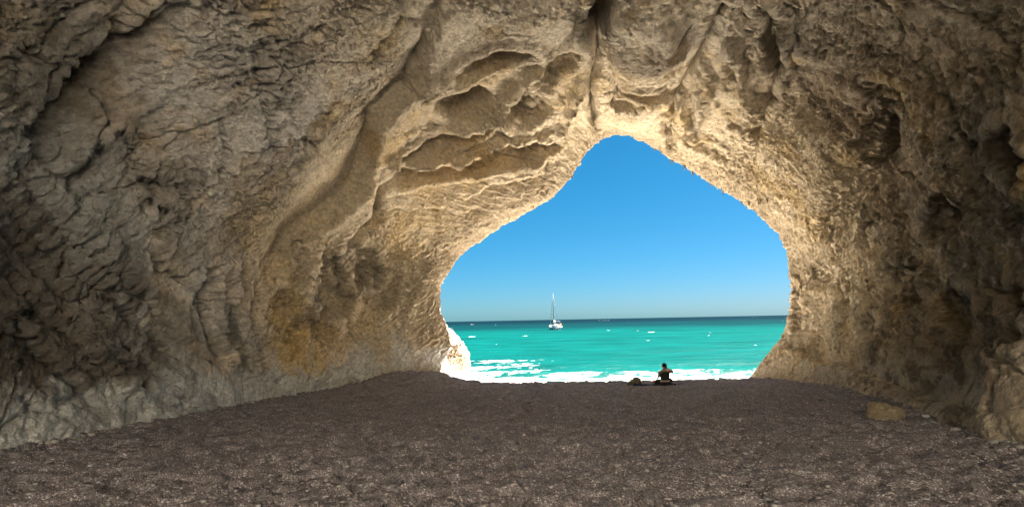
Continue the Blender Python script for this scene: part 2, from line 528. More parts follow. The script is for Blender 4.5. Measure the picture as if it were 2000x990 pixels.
w1, w2, w3 = worley(warp(sl, 0.3, 1.2, 12) * 1.5, 5)
v1, v2, v3 = worley(warp(sl, 0.22, 2.6, 15) * 5.0, 6)
# joints: the wall breaks into large blocks that stand at slightly different depths
jp = np.stack((xx * 0.30, dg * 0.22, dn * 0.42), -1)
j1, j2, j3 = worley(warp(jp, 0.22, 1.6, 18) + 0.02 * noise3(P * 3, 3)[..., None], 8)
crack = np.exp(-((j2 - j1) / 0.018) ** 2)
fib = np.stack((xx * 2.2 + zz * 0.5, yv * 2.2 + zz * 0.5, zz * 0.62), -1)
f1 = fbm(warp(fib, 0.5, 0.7, 51), 4, 61, 0.5, ridged=True)
fold = fbm(warp(np.stack((xx * 0.5, dg * 0.18, dn * 0.85), -1), 0.5, 0.6, 57), 4, 63, 0.5, ridged=True)
g1 = fbm(warp(sl, 0.3, 1.5, 17) * 3.4, 4, 66, 0.66, ridged=True)
rough = (1 - 0.8 * vault) * base_smooth * (1 - 0.8 * flut)
patchy = sstep(-0.25, 0.35, fbm(P * 0.42, 2, 35))               # rough and smooth stretches of wall
d = rough * (0.09 * (np.minimum(w1, 0.8) - 0.45) + (0.09 + 0.11 * patchy) * (np.minimum(v1, 0.8) - 0.45)) * (1 - 0.25 * side_r)
d = d + 0.22 * side_r * base_smooth * (f1 - 0.2) + (0.08 + 0.12 * patchy) * (1 - side_r) * rough * g1
strk = fbm(np.stack((xx * .6, dg * .28, dn * 2.4), -1) * 1.8, 4, 67, 0.6, ridged=True)
d = d + 0.10 * side_l * (1 - vault) * (1 - flut) * base_smooth * strk
d = d + 0.13 * (1 - vault) * (1 - flut) * (1 - 0.5 * side_r) * (fold - 0.3)
d = d + (1 - vault) * (1 - flut) * (1 - rim) * (0.15 * (j3 - 0.5) - 0.16 * crack)
d = d + (0.08 * fbm(P * 2.4, 4, 31, 0.6) + (0.06 + 0.08 * patchy) * fbm(P * 6.5, 3, 41, 0.65, ridged=True)) * (0.2 + 0.8 * rough)
bed = np.stack((xx * 0.5, yv * 0.5, zz * 3.0 + xx * 0.6), -1)
d = d + vault * 0.12 * fbm(warp(bed, 0.5, 0.5, 19), 4, 71, 0.55, ridged=True)
lip = sstep(26.0, 28.0, yv) * (1 - sstep(30.0, 30.6, yv)) * sstep(1.5, 3.0, zz)
d = d + lip * (0.22 * fbm(P * 0.9, 3, 81, 0.6) + 0.09 * (fbm(P * 3.5, 3, 85, 0.6, ridged=True) - 0.4))
P = P + N1 * d[..., None]
NF = grid_normals(P) * (-1 if flip else 1)

# ---- colour of the stone: stains, lichen and lime, with near-wall shade painted in
BEIGE, GREY, OCHRE = np.array((.69,.585,.45)), np.array((.69,.63,.565)), np.array((.58,.39,.15))
DARK, TEAL, LIME, BROWN = np.array((.13,.11,.085)), np.array((.36,.355,.335)), np.array((.66,.64,.58)), np.array((.29,.205,.12))
Qf = P.reshape(-1, 3).astype(np.float32)
Qs = warp(warp(Qf, 0.9, 0.5, 201), 0.3, 2.0, 211)
def spot(px, py, r):
    c, n = seat(px, py)
    d_ = np.linalg.norm(Qs - c, axis=1)
    return (1 - sstep(0.45 * r, r, d_))
n1 = fbm(Qf * 0.45, 4, 301)
n2 = fbm(Qf * 1.3 + 9, 4, 311)
n3 = fbm(Qf * 4.0, 3, 321)
X, Y_, Z_ = Qf[:, 0], Qf[:, 1], Qf[:, 2]
tint = np.repeat(BEIGE[None], len(Qf), 0)
def lay(colour, a):
    global tint
    a = np.clip(a, 0, 1)[:, None]
    tint = tint * (1 - a) + colour * a
lay(GREY, (1 - sstep(-6.5, -3.5, X)) * (1 - sstep(17, 20, Y_)))
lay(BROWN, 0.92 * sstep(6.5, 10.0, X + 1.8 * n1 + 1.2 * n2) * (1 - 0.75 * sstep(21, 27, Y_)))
lay(np.array((.74,.595,.405)), 0.7 * sstep(17, 20, Y_))
lay(OCHRE, 0.55 * sstep(0.05, 0.4, n1))
lay(OCHRE, 0.35 * sstep(0.1, 0.45, n2))
for px, py, r, k in ((470,400,2.0,.6),(560,640,2.2,.95),(545,560,1.3,.6),(600,690,2.0,.85),(700,640,1.6,.45),(800,440,2.6,.45),(680,600,1.2,.4),(330,560,1.6,.5),(1520,715,1.4,.75),(1640,745,1.6,.6),(1580,720,1.3,.6),(1730,760,1.3,.5),(900,400,2,.3),(860,340,2,.3),(250,30,1.2,.5)):
    lay(OCHRE, k * spot(px, py, r) * (0.7 + 0.6 * n2))
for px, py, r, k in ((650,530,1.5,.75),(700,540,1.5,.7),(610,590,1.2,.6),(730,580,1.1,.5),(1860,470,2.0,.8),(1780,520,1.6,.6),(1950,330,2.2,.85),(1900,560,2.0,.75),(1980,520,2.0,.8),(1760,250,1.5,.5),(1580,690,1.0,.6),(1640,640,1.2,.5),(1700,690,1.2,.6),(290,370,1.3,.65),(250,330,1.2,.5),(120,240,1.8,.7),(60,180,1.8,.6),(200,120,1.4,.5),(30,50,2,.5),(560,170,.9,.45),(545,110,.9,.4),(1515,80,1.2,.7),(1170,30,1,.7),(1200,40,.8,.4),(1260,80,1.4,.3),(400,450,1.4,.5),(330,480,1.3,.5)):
    lay(DARK, k * spot(px, py, r) * np.clip(0.75 + 0.9 * n2 + 0.4 * n3, 0, 1))  # part stain, part shade put in the colour of the near walls
# damp, algae-dark left foot, deepened with painted shade; teal grey slab above it
for px, py, r, k in ((60,400,2.2,.75),(130,470,1.8,.75),(180,540,1.5,.6),(20,350,1.6,.6),(470,660,1.4,.6),(430,640,1.2,.5),(500,730,1.3,.5)):
    lay(TEAL, k * spot(px, py, r))
for px, py, r, k in ((60,600,2.6,.95),(30,740,2.2,.9),(160,660,2.2,.95),(250,690,1.9,.9),(320,720,1.5,.8),(120,760,1.8,.85),(220,770,1.4,.7),(350,650,1.4,.7),(400,700,1.2,.6),(10,520,2,.8)):
    lay(DARK, k * spot(px, py, r) * np.clip(0.8 + 0.8 * n2 + 0.5 * n3, 0, 1))
# lime bleached by the waves along the foot
hgt = Z_ - ground_z(X, Y_)
foot = 1 - sstep(0.55, 1.15, hgt + 0.9 * n2 + 0.3 * n3)
lay(np.array((.62,.62,.585)), 0.92 * foot * (1 - sstep(-7, -4, X)) * (1 - sstep(18, 23, Y_)))
lay(LIME, 0.8 * foot * (1 - sstep(2, 4, X)) * sstep(17, 22, Y_))
lay(np.array((.55,.46,.34)), 0.65 * foot * sstep(4, 6, X))
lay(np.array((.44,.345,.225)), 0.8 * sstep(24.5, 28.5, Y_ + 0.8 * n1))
lay(np.array((.32,.245,.16)), 0.6 * sstep(26.8, 28.6, Y_ + 0.6 * n2))  # seaward lip darkened in colour against the strong bounce light there
for px, py, r in ((368,570,.5),(372,600,.45),(565,745,.8),(545,720,.6),(600,685,.5),(700,700,.8),(850,690,1.2),(780,690,1.2)):
    lay(LIME, 0.7 * spot(px, py, r))
n4 = fbm(np.stack((X * .9, (Y_ + Z_) * .45, (Y_ - Z_) * .95), -1) * 4.5, 4, 331, 0.62)
lay(np.array((.22,.17,.12)), 0.55 * sstep(0.05, 0.42, n4 + 0.25 * n2) * (1 - 0.6 * sstep(17, 21, Y_) * sstep(5, 7, Z_)))
streak = fbm(np.stack((X * .6, (Y_ + Z_) * .28, (Y_ - Z_) * 2.4), -1) * 1.6, 4, 341, 0.6)
lay(np.array((.25,.205,.16)), 0.6 * sstep(0.08, 0.4, streak) * (1 - sstep(-5, -2, X)) * (1 - sstep(18, 22, Y_)))
lay(np.array((.11,.082,.055)), 0.75 * sstep(-0.1, 0.3, n2 + 0.5 * n4) * sstep(7.0, 9.0, X) * (1 - sstep(18, 24, Y_)))  # brown-black stone of the near right wall, deepened with painted edge shade
lay(LIME, 0.35 * sstep(0.12, 0.45, -n4 + 0.2 * n1))
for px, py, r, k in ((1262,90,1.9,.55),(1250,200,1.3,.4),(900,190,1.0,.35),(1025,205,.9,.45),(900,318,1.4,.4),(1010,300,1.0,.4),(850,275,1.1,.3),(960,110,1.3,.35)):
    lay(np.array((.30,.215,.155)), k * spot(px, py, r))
lay(np.array((.27,.19,.10)), 0.9 * sstep(29.3, 29.9, Y_) * (1 - sstep(-1, 1, X)) * (1 - sstep(1.0, 2.0, Z_)))  # rock foot darkened in colour to offset the direct sun
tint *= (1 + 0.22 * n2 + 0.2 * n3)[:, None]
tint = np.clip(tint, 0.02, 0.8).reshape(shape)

rock, nt, bsdf = new_mat('limestone')
L = nt.links
at_n = node(nt, 'ShaderNodeAttribute', attribute_name='tint')
tc = node(nt, 'ShaderNodeTexCoord')
nz = node(nt, 'ShaderNodeTexNoise', Scale=8.0, Detail=8.0, Roughness=0.72)
L.new(tc.outputs['Object'], nz.inputs['Vector'])
rmp = node(nt, 'ShaderNodeMapRange')
rmp.inputs['From Min'].default_value, rmp.inputs['From Max'].default_value = 0.3, 0.7
rmp.inputs['To Min'].default_value, rmp.inputs['To Max'].default_value = 0.60, 1.34
L.new(nz.outputs['Fac'], rmp.inputs['Value'])
mul = node(nt, 'ShaderNodeVectorMath', operation='SCALE')
L.new(at_n.outputs['Color'], mul.inputs[0]); L.new(rmp.outputs[0], mul.inputs['Scale'])
L.new(mul.outputs[0], bsdf.inputs['Base Color'])
bsdf.inputs['Roughness'].default_value = 0.85
bsdf.inputs['Specular IOR Level'].default_value = 0.25
nb = node(nt, 'ShaderNodeTexNoise', Scale=11.0, Detail=8.0, Roughness=0.72)
L.new(tc.outputs['Object'], nb.inputs['Vector'])
bp = node(nt, 'ShaderNodeBump', Strength=1.0, Distance=0.18)
L.new(nb.outputs['Fac'], bp.inputs['Height']); L.new(bp.outputs[0], bsdf.inputs['Normal'])

# unseen rock shell added round the cave to stop sun leaks
kk = [k_ for k_ in range(0, NY, 10) if Ys[k_] < 29.6]
Sh = (B0 - N * 3.0)[kk][:, ::12]
o = mesh_from_grid('sun_block_shell', Sh, rock, None, np.full(Sh.shape, 0.45), flip=not flip)
o['kind'] = 'structure'

cutL, cutR = int(np.searchsorted(ts, 4.6)), int(np.searchsorted(ts, 9.6))
cave_objs = {}
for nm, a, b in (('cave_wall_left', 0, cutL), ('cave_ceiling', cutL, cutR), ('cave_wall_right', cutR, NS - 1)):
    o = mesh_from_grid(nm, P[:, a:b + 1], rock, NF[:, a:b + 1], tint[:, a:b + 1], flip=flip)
    o['kind'] = 'structure'
    cave_objs[nm] = o

# ------------------------------------------------------------------ the beach
m, nt, bsdf = new_mat('shingle')
L = nt.links
tc = node(nt, 'ShaderNodeTexCoord')
v = node(nt, 'ShaderNodeTexVoronoi', Scale=55.0)
L.new(tc.outputs['Object'], v.inputs['Vector'])
nz = node(nt, 'ShaderNodeTexNoise', Scale=1.1, Detail=6.0, Roughness=0.6)
L.new(tc.outputs['Object'], nz.inputs['Vector'])
cr = node(nt, 'ShaderNodeValToRGB')
cr.color_ramp.elements[0].position, cr.color_ramp.elements[0].color = 0.0, (.095, .082, .086, 1)
cr.color_ramp.elements[1].position, cr.color_ramp.elements[1].color = 1.0, (.48, .45, .45, 1)
e = cr.color_ramp.elements.new(0.6); e.color = (.155, .135, .14, 1)
e = cr.color_ramp.elements.new(0.86); e.color = (.235, .208, .212, 1)
sepc = node(nt, 'ShaderNodeSeparateColor')
L.new(v.outputs['Color'], sepc.inputs[0]); L.new(sepc.outputs[0], cr.inputs['Fac'])
rmp = node(nt, 'ShaderNodeMapRange')
rmp.inputs['From Min'].default_value, rmp.inputs['From Max'].default_value = 0.3, 0.7
rmp.inputs['To Min'].default_value, rmp.inputs['To Max'].default_value = 0.9, 1.12
L.new(nz.outputs['Fac'], rmp.inputs['Value'])
mul = node(nt, 'ShaderNodeVectorMath', operation='SCALE')
nz2 = node(nt, 'ShaderNodeTexNoise', Scale=5.5, Detail=5.0, Roughness=0.7)
L.new(tc.outputs['Object'], nz2.inputs['Vector'])
rm2 = node(nt, 'ShaderNodeMapRange')
rm2.inputs['From Min'].default_value, rm2.inputs['From Max'].default_value = 0.32, 0.68
rm2.inputs['To Min'].default_value, rm2.inputs['To Max'].default_value = 0.82, 1.32
L.new(nz2.outputs['Fac'], rm2.inputs['Value'])
mm2 = node(nt, 'ShaderNodeMath', operation='MULTIPLY')
L.new(rmp.outputs[0], mm2.inputs[0]); L.new(rm2.outputs[0], mm2.inputs[1])
L.new(cr.outputs[0], mul.inputs[0]); L.new(mm2.outputs[0], mul.inputs['Scale'])
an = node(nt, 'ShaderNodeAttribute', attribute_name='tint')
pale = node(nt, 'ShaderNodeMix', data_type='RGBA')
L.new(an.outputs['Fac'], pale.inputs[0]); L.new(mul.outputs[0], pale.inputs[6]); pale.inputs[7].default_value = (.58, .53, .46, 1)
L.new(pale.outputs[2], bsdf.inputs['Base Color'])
bsdf.inputs['Roughness'].default_value = 0.7
bsdf.inputs['Specular IOR Level'].default_value = 0.3
bp = node(nt, 'ShaderNodeBump', Strength=0.8, Distance=0.015)
L.new(v.outputs['Distance'], bp.inputs['Height']); bp.invert = True
L.new(bp.outputs[0], bsdf.inputs['Normal'])

def beach_relief(x, y):
    p = np.stack((x, y, np.zeros_like(x)), -1)
    pw = warp(p, 0.25, 1.1, 401)
    a, c_id = pits2(pw[..., 0] * 2.4, pw[..., 1] * 2.6, 411)
    a2, c2 = pits2(pw[..., 0] * 5.0 + 3, pw[..., 1] * 5.5, 413)
    r = -0.24 * np.exp(-(a / 0.32) ** 2) * (0.3 + 0.9 * c_id) - 0.09 * np.exp(-(a2 / 0.34) ** 2) * c2 + 0.05 * fbm(p * 0.5, 3, 421)
    r = r + 0.05 * fbm(p * 3.2, 3, 431, 0.55) + 0.02 * fbm(p * 11, 2, 441)
    return r * (1 - 0.6 * sstep(27.5, 30, y))
yb = np.concatenate((np.linspace(-9, 3.5, 14), 3.5 + 25.5 * np.linspace(0, 1, 380)[1:] ** 1.4, np.linspace(29, 58, 40)[1:]))
xb = np.concatenate((np.linspace(-60, -14, 20)[:-1], np.linspace(-14, 18, 760), np.linspace(18, 70, 20)[1:]))
G = np.empty((len(yb), len(xb), 3))
G[..., 1] = yb[:, None]
G[..., 0] = xb[None]
G[..., 2] = ground_z(G[..., 0], G[..., 1]) + beach_relief(G[..., 0], G[..., 1])
bounce_pale = sstep(27.6, 28.6, G[..., 1] + 0.5 * noise3(G * 1.5, 451))        # shingle coloured paler on the seaward face to bounce light inside
o = mesh_from_grid('beach', G, m, color=np.repeat(bounce_pale[..., None], 3, -1), flip=True)
o['kind'] = 'structure'
def beach_z(x, y):
    x, y = np.atleast_1d(np.asarray(x, float)), np.atleast_1d(np.asarray(y, float))
    return ground_z(x, y) + beach_relief(x, y)

# loose pebbles: far too many to count, one object
rng = np.random.default_rng(7)
NP_ = 17000
py_ = 4.0 / (1 - rng.random(NP_) * (1 - 4.0 / 22.0))
px_ = (rng.random(NP_) * 2 - 1) * 0.95 * py_
keep = (px_ > -9) & (px_ < 11)
px_, py_ = px_[keep], py_[keep]
NP_ = len(px_)
rows = [k_ for k_ in range(NY) if 8.5 < Ys[k_] < 27]
gap = P[rows][..., 2] - ground_z(P[rows][..., 0], P[rows][..., 1])
mid_ = NS // 2
lx = np.array([P[rows[q_], np.argmax(gap[q_, :mid_] > 0.02), 0] for q_ in range(len(rows))])
rx_ = np.array([P[rows[q_], NS - 1 - np.argmax(gap[q_, ::-1][:mid_] > 0.02), 0] for q_ in range(len(rows))])
NR = 1500
ry_ = 8.5 + 18 * rng.random(NR) ** 1.4
offs = rng.exponential(0.22, NR)
left_ = rng.random(NR) < 0.5
rubx = np.where(left_, np.interp(ry_, Ys[rows], lx) + offs, np.interp(ry_, Ys[rows], rx_) - offs)
px_, py_ = np.concatenate((px_, rubx)), np.concatenate((py_, ry_))
NP0 = NP_
NP_ = len(px_)
size = 0.008 + 0.022 * rng.random(NP_) ** 4 * (1 + 0.04 * py_)
size[NP0:] = 0.012 + 0.06 * rng.random(NR) ** 4
pz_ = beach_z(px_, py_)
phi = (1 + 5 ** 0.5) / 2
iv = np.array([(-1,phi,0),(1,phi,0),(-1,-phi,0),(1,-phi,0),(0,-1,phi),(0,1,phi),(0,-1,-phi),(0,1,-phi),(phi,0,-1),(phi,0,1),(-phi,0,-1),(-phi,0,1)]) / math.sqrt(1 + phi * phi)
it = np.array([(0,11,5),(0,5,1),(0,1,7),(0,7,10),(0,10,11),(1,5,9),(5,11,4),(11,10,2),(10,7,6),(7,1,8),(3,9,4),(3,4,2),(3,2,6),(3,6,8),(3,8,9),(4,9,5),(2,4,11),(6,2,10),(8,6,7),(9,8,1)])
ang = rng.random(NP_) * 2 * np.pi
sx, sy, sz = size * (1 + .6 * rng.random(NP_)), size, size * (.45 + .35 * rng.random(NP_))
V = iv[None] * (1 + 0.25 * (rng.random((NP_, 12, 1)) - .5)) * np.stack((sx, sy, sz), -1)[:, None]
c_, s_ = np.cos(ang)[:, None], np.sin(ang)[:, None]
V = np.stack((V[..., 0] * c_ - V[..., 1] * s_ + px_[:, None], V[..., 0] * s_ + V[..., 1] * c_ + py_[:, None], V[..., 2] + (pz_ + 0.25 * sz)[:, None]), -1)
tone = (0.08 + 0.20 * rng.random(NP_) ** 1.5 + 0.22 * (rng.random(NP_) > 0.98))[:, None] * (np.array((1.02, .93, .90)) + 0.12 * (rng.random((NP_, 3)) - .5))
def tri_mesh(name, V, T, mat, colour=None, smooth=True):
    me = bpy.data.meshes.new(name)
    me.vertices.add(len(V)); me.vertices.foreach_set('co', np.ascontiguousarray(V, np.float32).ravel())
    me.loops.add(T.size); me.loops.foreach_set('vertex_index', np.ascontiguousarray(T, np.int32).ravel())
    me.polygons.add(len(T)); me.polygons.foreach_set('loop_start', np.arange(0, T.size, 3, dtype=np.int32))
    me.polygons.foreach_set('use_smooth', np.full(len(T), smooth))
    me.update(calc_edges=True)
    if colour is not None:
        a_ = me.color_attributes.new('tint', 'FLOAT_COLOR', 'POINT')
        c4 = np.ones((len(V), 4), np.float32); c4[:, :3] = colour
        a_.data.foreach_set('color', c4.ravel())
    me.materials.append(mat)
    o_ = bpy.data.objects.new(name, me); col.objects.link(o_)
    return o_
pm, nt, bsdf = new_mat('pebble_stone')
an = node(nt, 'ShaderNodeAttribute', attribute_name='tint')
nt.links.new(an.outputs['Color'], bsdf.inputs['Base Color'])
bsdf.inputs['Roughness'].default_value = 0.55
T = (it[None] + 12 * np.arange(NP_)[:, None, None]).reshape(-1, 3)
o = tri_mesh('pebbles', V.reshape(-1, 3), T, pm, np.repeat(tone, 12, 0))
o['kind'] = 'stuff'; o['label'] = 'loose brown and pale pebbles scattered over the beach'; o['category'] = 'pebbles'

# ------------------------------------------------------------------ the sea
m, nt, bsdf = new_mat('sea_water')
L = nt.links
nt.nodes.remove(bsdf)
out = nt.nodes['Material Output']
an = node(nt, 'ShaderNodeAttribute', attribute_name='tint')       # water colour over sand, over weed and over deep water
foam_a = node(nt, 'ShaderNodeAttribute', attribute_name='tint')
tc = node(nt, 'ShaderNodeTexCoord')
mp = node(nt, 'ShaderNodeMapping'); mp.inputs['Scale'].default_value = (0.35, 1.0, 1.0)
L.new(tc.outputs['Object'], mp.inputs['Vector'])
nz = node(nt, 'ShaderNodeTexNoise', Scale=0.9, Detail=7.0, Roughness=0.62)
L.new(mp.outputs[0], nz.inputs['Vector'])
bp = node(nt, 'ShaderNodeBump', Strength=0.9, Distance=0.5)
L.new(nz.outputs['Fac'], bp.inputs['Height'])
dif = node(nt, 'ShaderNodeBsdfDiffuse')
L.new(an.outputs['Color'], dif.inputs['Color']); L.new(bp.outputs[0], dif.inputs['Normal'])
gl = node(nt, 'ShaderNodeBsdfGlossy', Roughness=0.35)
L.new(bp.outputs[0], gl.inputs['Normal'])
mx = node(nt, 'ShaderNodeMixShader'); mx.inputs[0].default_value = 0.005
L.new(dif.outputs[0], mx.inputs[1]); L.new(gl.outputs[0], mx.inputs[2])
fd = node(nt, 'ShaderNodeBsdfDiffuse'); fd.inputs['Color'].default_value = (.66, .68, .66, 1)
# foam: the vertex amount decides how much, lacy noise decides where
fn = node(nt, 'ShaderNodeTexNoise', Scale=1.6, Detail=8.0, Roughness=0.68, Distortion=0.6)
mp2 = node(nt, 'ShaderNodeMapping'); mp2.inputs['Scale'].default_value = (0.55, 1.0, 1.0)
L.new(tc.outputs['Object'], mp2.inputs['Vector']); L.new(mp2.outputs[0], fn.inputs['Vector'])
ad = node(nt, 'ShaderNodeMath', operation='ADD')
L.new(fn.outputs['Fac'], ad.inputs[0]); L.new(an.outputs['Alpha'], ad.inputs[1])
fm = node(nt, 'ShaderNodeMapRange')
fm.inputs['From Min'].default_value, fm.inputs['From Max'].default_value = 0.96, 1.20
L.new(ad.outputs[0], fm.inputs['Value'])
mx2 = node(nt, 'ShaderNodeMixShader')
L.new(fm.outputs[0], mx2.inputs[0]); L.new(mx.outputs[0], mx2.inputs[1]); L.new(fd.outputs[0], mx2.inputs[2])
L.new(mx2.outputs[0], out.inputs['Surface'])

ys = 39.0 * (20000 / 39.0) ** (np.linspace(0, 1, 560) ** 2.2)
us = np.linspace(-1, 1, 260)
W = np.empty((560, 260, 3))
half = np.maximum(30.0, ys * 1.05)
W[..., 1] = ys[:, None]
W[..., 0] = 5 + us[None] * half[:, None]
fade = 1 / (1 + (W[..., 1] / 160) ** 2)
pw = np.stack((W[..., 0] * 0.25, W[..., 1], 0 * W[..., 0]), -1)
wave = 0.30 * noise3(pw * 0.16, 501) + 0.16 * noise3(pw * 0.42, 511) + 0.07 * fbm(pw * 1.3, 2, 521)
calm = sstep(45, 62, W[..., 1])
shore = W[..., 1] - (45.6 + 0.10 * np.clip(4 - W[..., 0], 0, 8) * 1.4 + 0.8 * noise3(pw * np.array([.7, 0, 0]) + 3.3, 531))
breaker = 0.40 * np.exp(-((shore - 4.2 + 0.5 * noise3(pw * .5, 541)) / 0.8) ** 2) + 0.30 * np.exp(-((shore - 13 + 1.5 * noise3(pw * .3, 551)) / 1.4) ** 2)
W[..., 2] = SEA_Z + wave * fade * (0.15 + 0.85 * calm) + breaker
# water colours
TURQ, GREEN, PALE, DEEP = np.array((.0001,.025,.0238)), np.array((.0001,.0155,.0158)), np.array((.0016,.033,.030)), np.array((.0003,.0042,.0072))
yw = W[..., 1]
pc = np.stack((W[..., 0] * 0.02, yw * 0.09, 0 * yw), -1)
nb_ = fbm(pc, 4, 601)
c = np.repeat(TURQ[None, None], yw.shape[0], 0).repeat(yw.shape[1], 1)
def mixc(c, k, a): return c * (1 - a[..., None]) + k * a[..., None]
c = mixc(c, PALE, 1 - sstep(2, 12, shore + 2 * nb_))
c = mixc(c, GREEN, sstep(0.0, 0.4, nb_) * sstep(10, 30, shore))
c = mixc(c, np.array((.0002,.009,.011)), sstep(190, 390, yw * (1 + 0.35 * nb_)))
c = mixc(c, DEEP, sstep(390, 1050, yw * (1 + 0.3 * nb_)))
c = c * (1 + 0.55 * fbm(np.stack((W[..., 0] / yw * 9, np.log(yw) * 22, 0 * yw), -1), 4, 651) + 0.25 * nb_)[..., None]
foam = np.full(yw.shape, 0.0)
foam = np.maximum(foam, 0.60 * (1 - sstep(2.3, 9, shore + 1.6 * noise3(pw * .9, 611))) * (0.86 + 0.3 * noise3(pw * 1.3, 615)))
patch = sstep(4, 7, shore) * (1 - sstep(23, 32, shore)) * (1 - sstep(2.5, 7, W[..., 0] + 2 * noise3(pw * .3, 621)))
foam = np.maximum(foam, 0.50 * patch * (0.75 + 0.5 * noise3(pw * .35, 631)))
foam = np.maximum(foam, 0.30 * sstep(4, 6, shore) * (1 - sstep(8, 13, shore)))
# white horses further out
lw = np.log(yw)
caps = fbm(np.stack((W[..., 0] / yw * 22 + 40, lw * 16, 0 * yw), -1), 3, 641)
foam = np.maximum(foam, 0.60 * sstep(0.38, 0.54, caps) * sstep(60, 110, yw) * (1 - sstep(1500, 3000, yw)))
o = mesh_from_grid('sea', W, m, color=np.concatenate((c, foam[..., None]), -1), flip=True)
o['kind'] = 'structure'

# ------------------------------------------------------------------ unseen pale slope added behind the camera to bounce sunlight inside
m, nt, bsdf = new_mat('pale_bounce_slope')
tc = node(nt, 'ShaderNodeTexCoord')
nz = node(nt, 'ShaderNodeTexNoise', Scale=0.4, Detail=6.0)
nt.links.new(tc.outputs['Object'], nz.inputs['Vector'])
cr = node(nt, 'ShaderNodeValToRGB')
cr.color_ramp.elements[0].position, cr.color_ramp.elements[0].color = 0.35, (.46, .41, .33, 1)
cr.color_ramp.elements[1].position, cr.color_ramp.elements[1].color = 0.7, (.62, .58, .50, 1)
nt.links.new(nz.outputs['Fac'], cr.inputs['Fac']); nt.links.new(cr.outputs[0], bsdf.inputs['Base Color'])
hy = np.linspace(0, 1, 120); hx = np.linspace(-1, 1, 160)
H = np.empty((120, 160, 3))
H[..., 0] = hx[None] * 90
H[..., 1] = -6 - hy[:, None] * 80
H[..., 2] = ground_z(0, -6) - 0.3 + np.maximum(hy[:, None] * 80 - 4, 0) * 0.7
H[..., 2] += 1.2 * fbm(H * 0.12, 4, 701) * sstep(0.02, 0.2, hy)[:, None]
o = mesh_from_grid('bounce_hillside', H, m); o['kind'] = 'structure'

# ------------------------------------------------------------------ helpers for things
def simple_mat(name, rgb, rough=0.6, spec=0.3, noise=0.12, scale=20.0):
    m_, nt_, b_ = new_mat(name)
    tc_ = node(nt_, 'ShaderNodeTexCoord')
    nz_ = node(nt_, 'ShaderNodeTexNoise', Scale=scale, Detail=4.0)
    nt_.links.new(tc_.outputs['Object'], nz_.inputs['Vector'])
    cr_ = node(nt_, 'ShaderNodeValToRGB')
    cr_.color_ramp.elements[0].position, cr_.color_ramp.elements[1].position = 0.3, 0.7
    cr_.color_ramp.elements[0].color = tuple(c_ * (1 - noise) for c_ in rgb) + (1,)
    cr_.color_ramp.elements[1].color = tuple(min(1, c_ * (1 + noise)) for c_ in rgb) + (1,)
    nt_.links.new(nz_.outputs['Fac'], cr_.inputs['Fac'])
    nt_.links.new(cr_.outputs[0], b_.inputs['Base Color'])
    b_.inputs['Roughness'].default_value = rough
    b_.inputs['Specular IOR Level'].default_value = spec
    return m_

def link_mesh(name, me, mat, parent=None, smooth=True):
    if smooth:
        me.polygons.foreach_set('use_smooth', np.ones(len(me.polygons), bool))
    me.materials.append(mat)
    o_ = bpy.data.objects.new(name, me)
    col.objects.link(o_)
    o_.parent = parent
    return o_

def loft(name, rings, mat, parent=None, cap=True, smooth=True):
    rings = [np.asarray(r, float) for r in rings]
    n = len(rings[0])
    vs_ = np.concatenate(rings)
    fs = []
    for k in range(len(rings) - 1):
        for i_ in range(n):
            j_ = (i_ + 1) % n
            fs.append((k * n + i_, k * n + j_, (k + 1) * n + j_, (k + 1) * n + i_))
    if cap:
        fs.append(tuple(range(n - 1, -1, -1)))
        fs.append(tuple((len(rings) - 1) * n + i_ for i_ in range(n)))
    me = bpy.data.meshes.new(name)
    me.from_pydata([tuple(v_) for v_ in vs_], [], fs)
    bm = bmesh.new(); bm.from_mesh(me); bmesh.ops.recalc_face_normals(bm, faces=bm.faces); bm.to_mesh(me); bm.free()
    return link_mesh(name, me, mat, parent, smooth)

def ring(c, rx, ry, ax=(1, 0, 0), ay=(0, 1, 0), n=12, power=2.0):
    c, ax, ay = np.array(c, float), np.array(ax, float), np.array(ay, float)
    t_ = np.arange(n) * 2 * np.pi / n
    k = 2 / power
    cx_ = np.sign(np.cos(t_)) * np.abs(np.cos(t_)) ** k
    sy_ = np.sign(np.sin(t_)) * np.abs(np.sin(t_)) ** k
    return c + rx * cx_[:, None] * ax + ry * sy_[:, None] * ay

def tube_rings(pts, rad, n=8):
    pts = [np.array(p, float) for p in pts]
    rs = rad if hasattr(rad, '__len__') else [rad] * len(pts)
    out_ = []
    for k, p in enumerate(pts):
        t_ = pts[min(k + 1, len(pts) - 1)] - pts[max(k - 1, 0)]
        t_ /= np.linalg.norm(t_)
        up = np.array((0, 0, 1.0)) if abs(t_[2]) < 0.9 else np.array((1.0, 0, 0))
        a_ = np.cross(up, t_); a_ /= np.linalg.norm(a_)
        out_.append(ring(p, rs[k], rs[k], a_, np.cross(t_, a_), n))
    return out_

def tube(name, pts, rad, mat, parent=None, n=8):
    return loft(name, tube_rings(pts, rad, n), mat, parent)

def empty(name, loc, rz, label, cat, group=None):
    e_ = bpy.data.objects.new(name, None)
    col.objects.link(e_)
    e_.location = loc
    e_.rotation_euler = (0, 0, rz)
    e_['label'] = label; e_['category'] = cat
    if group: e_['group'] = group
    return e_

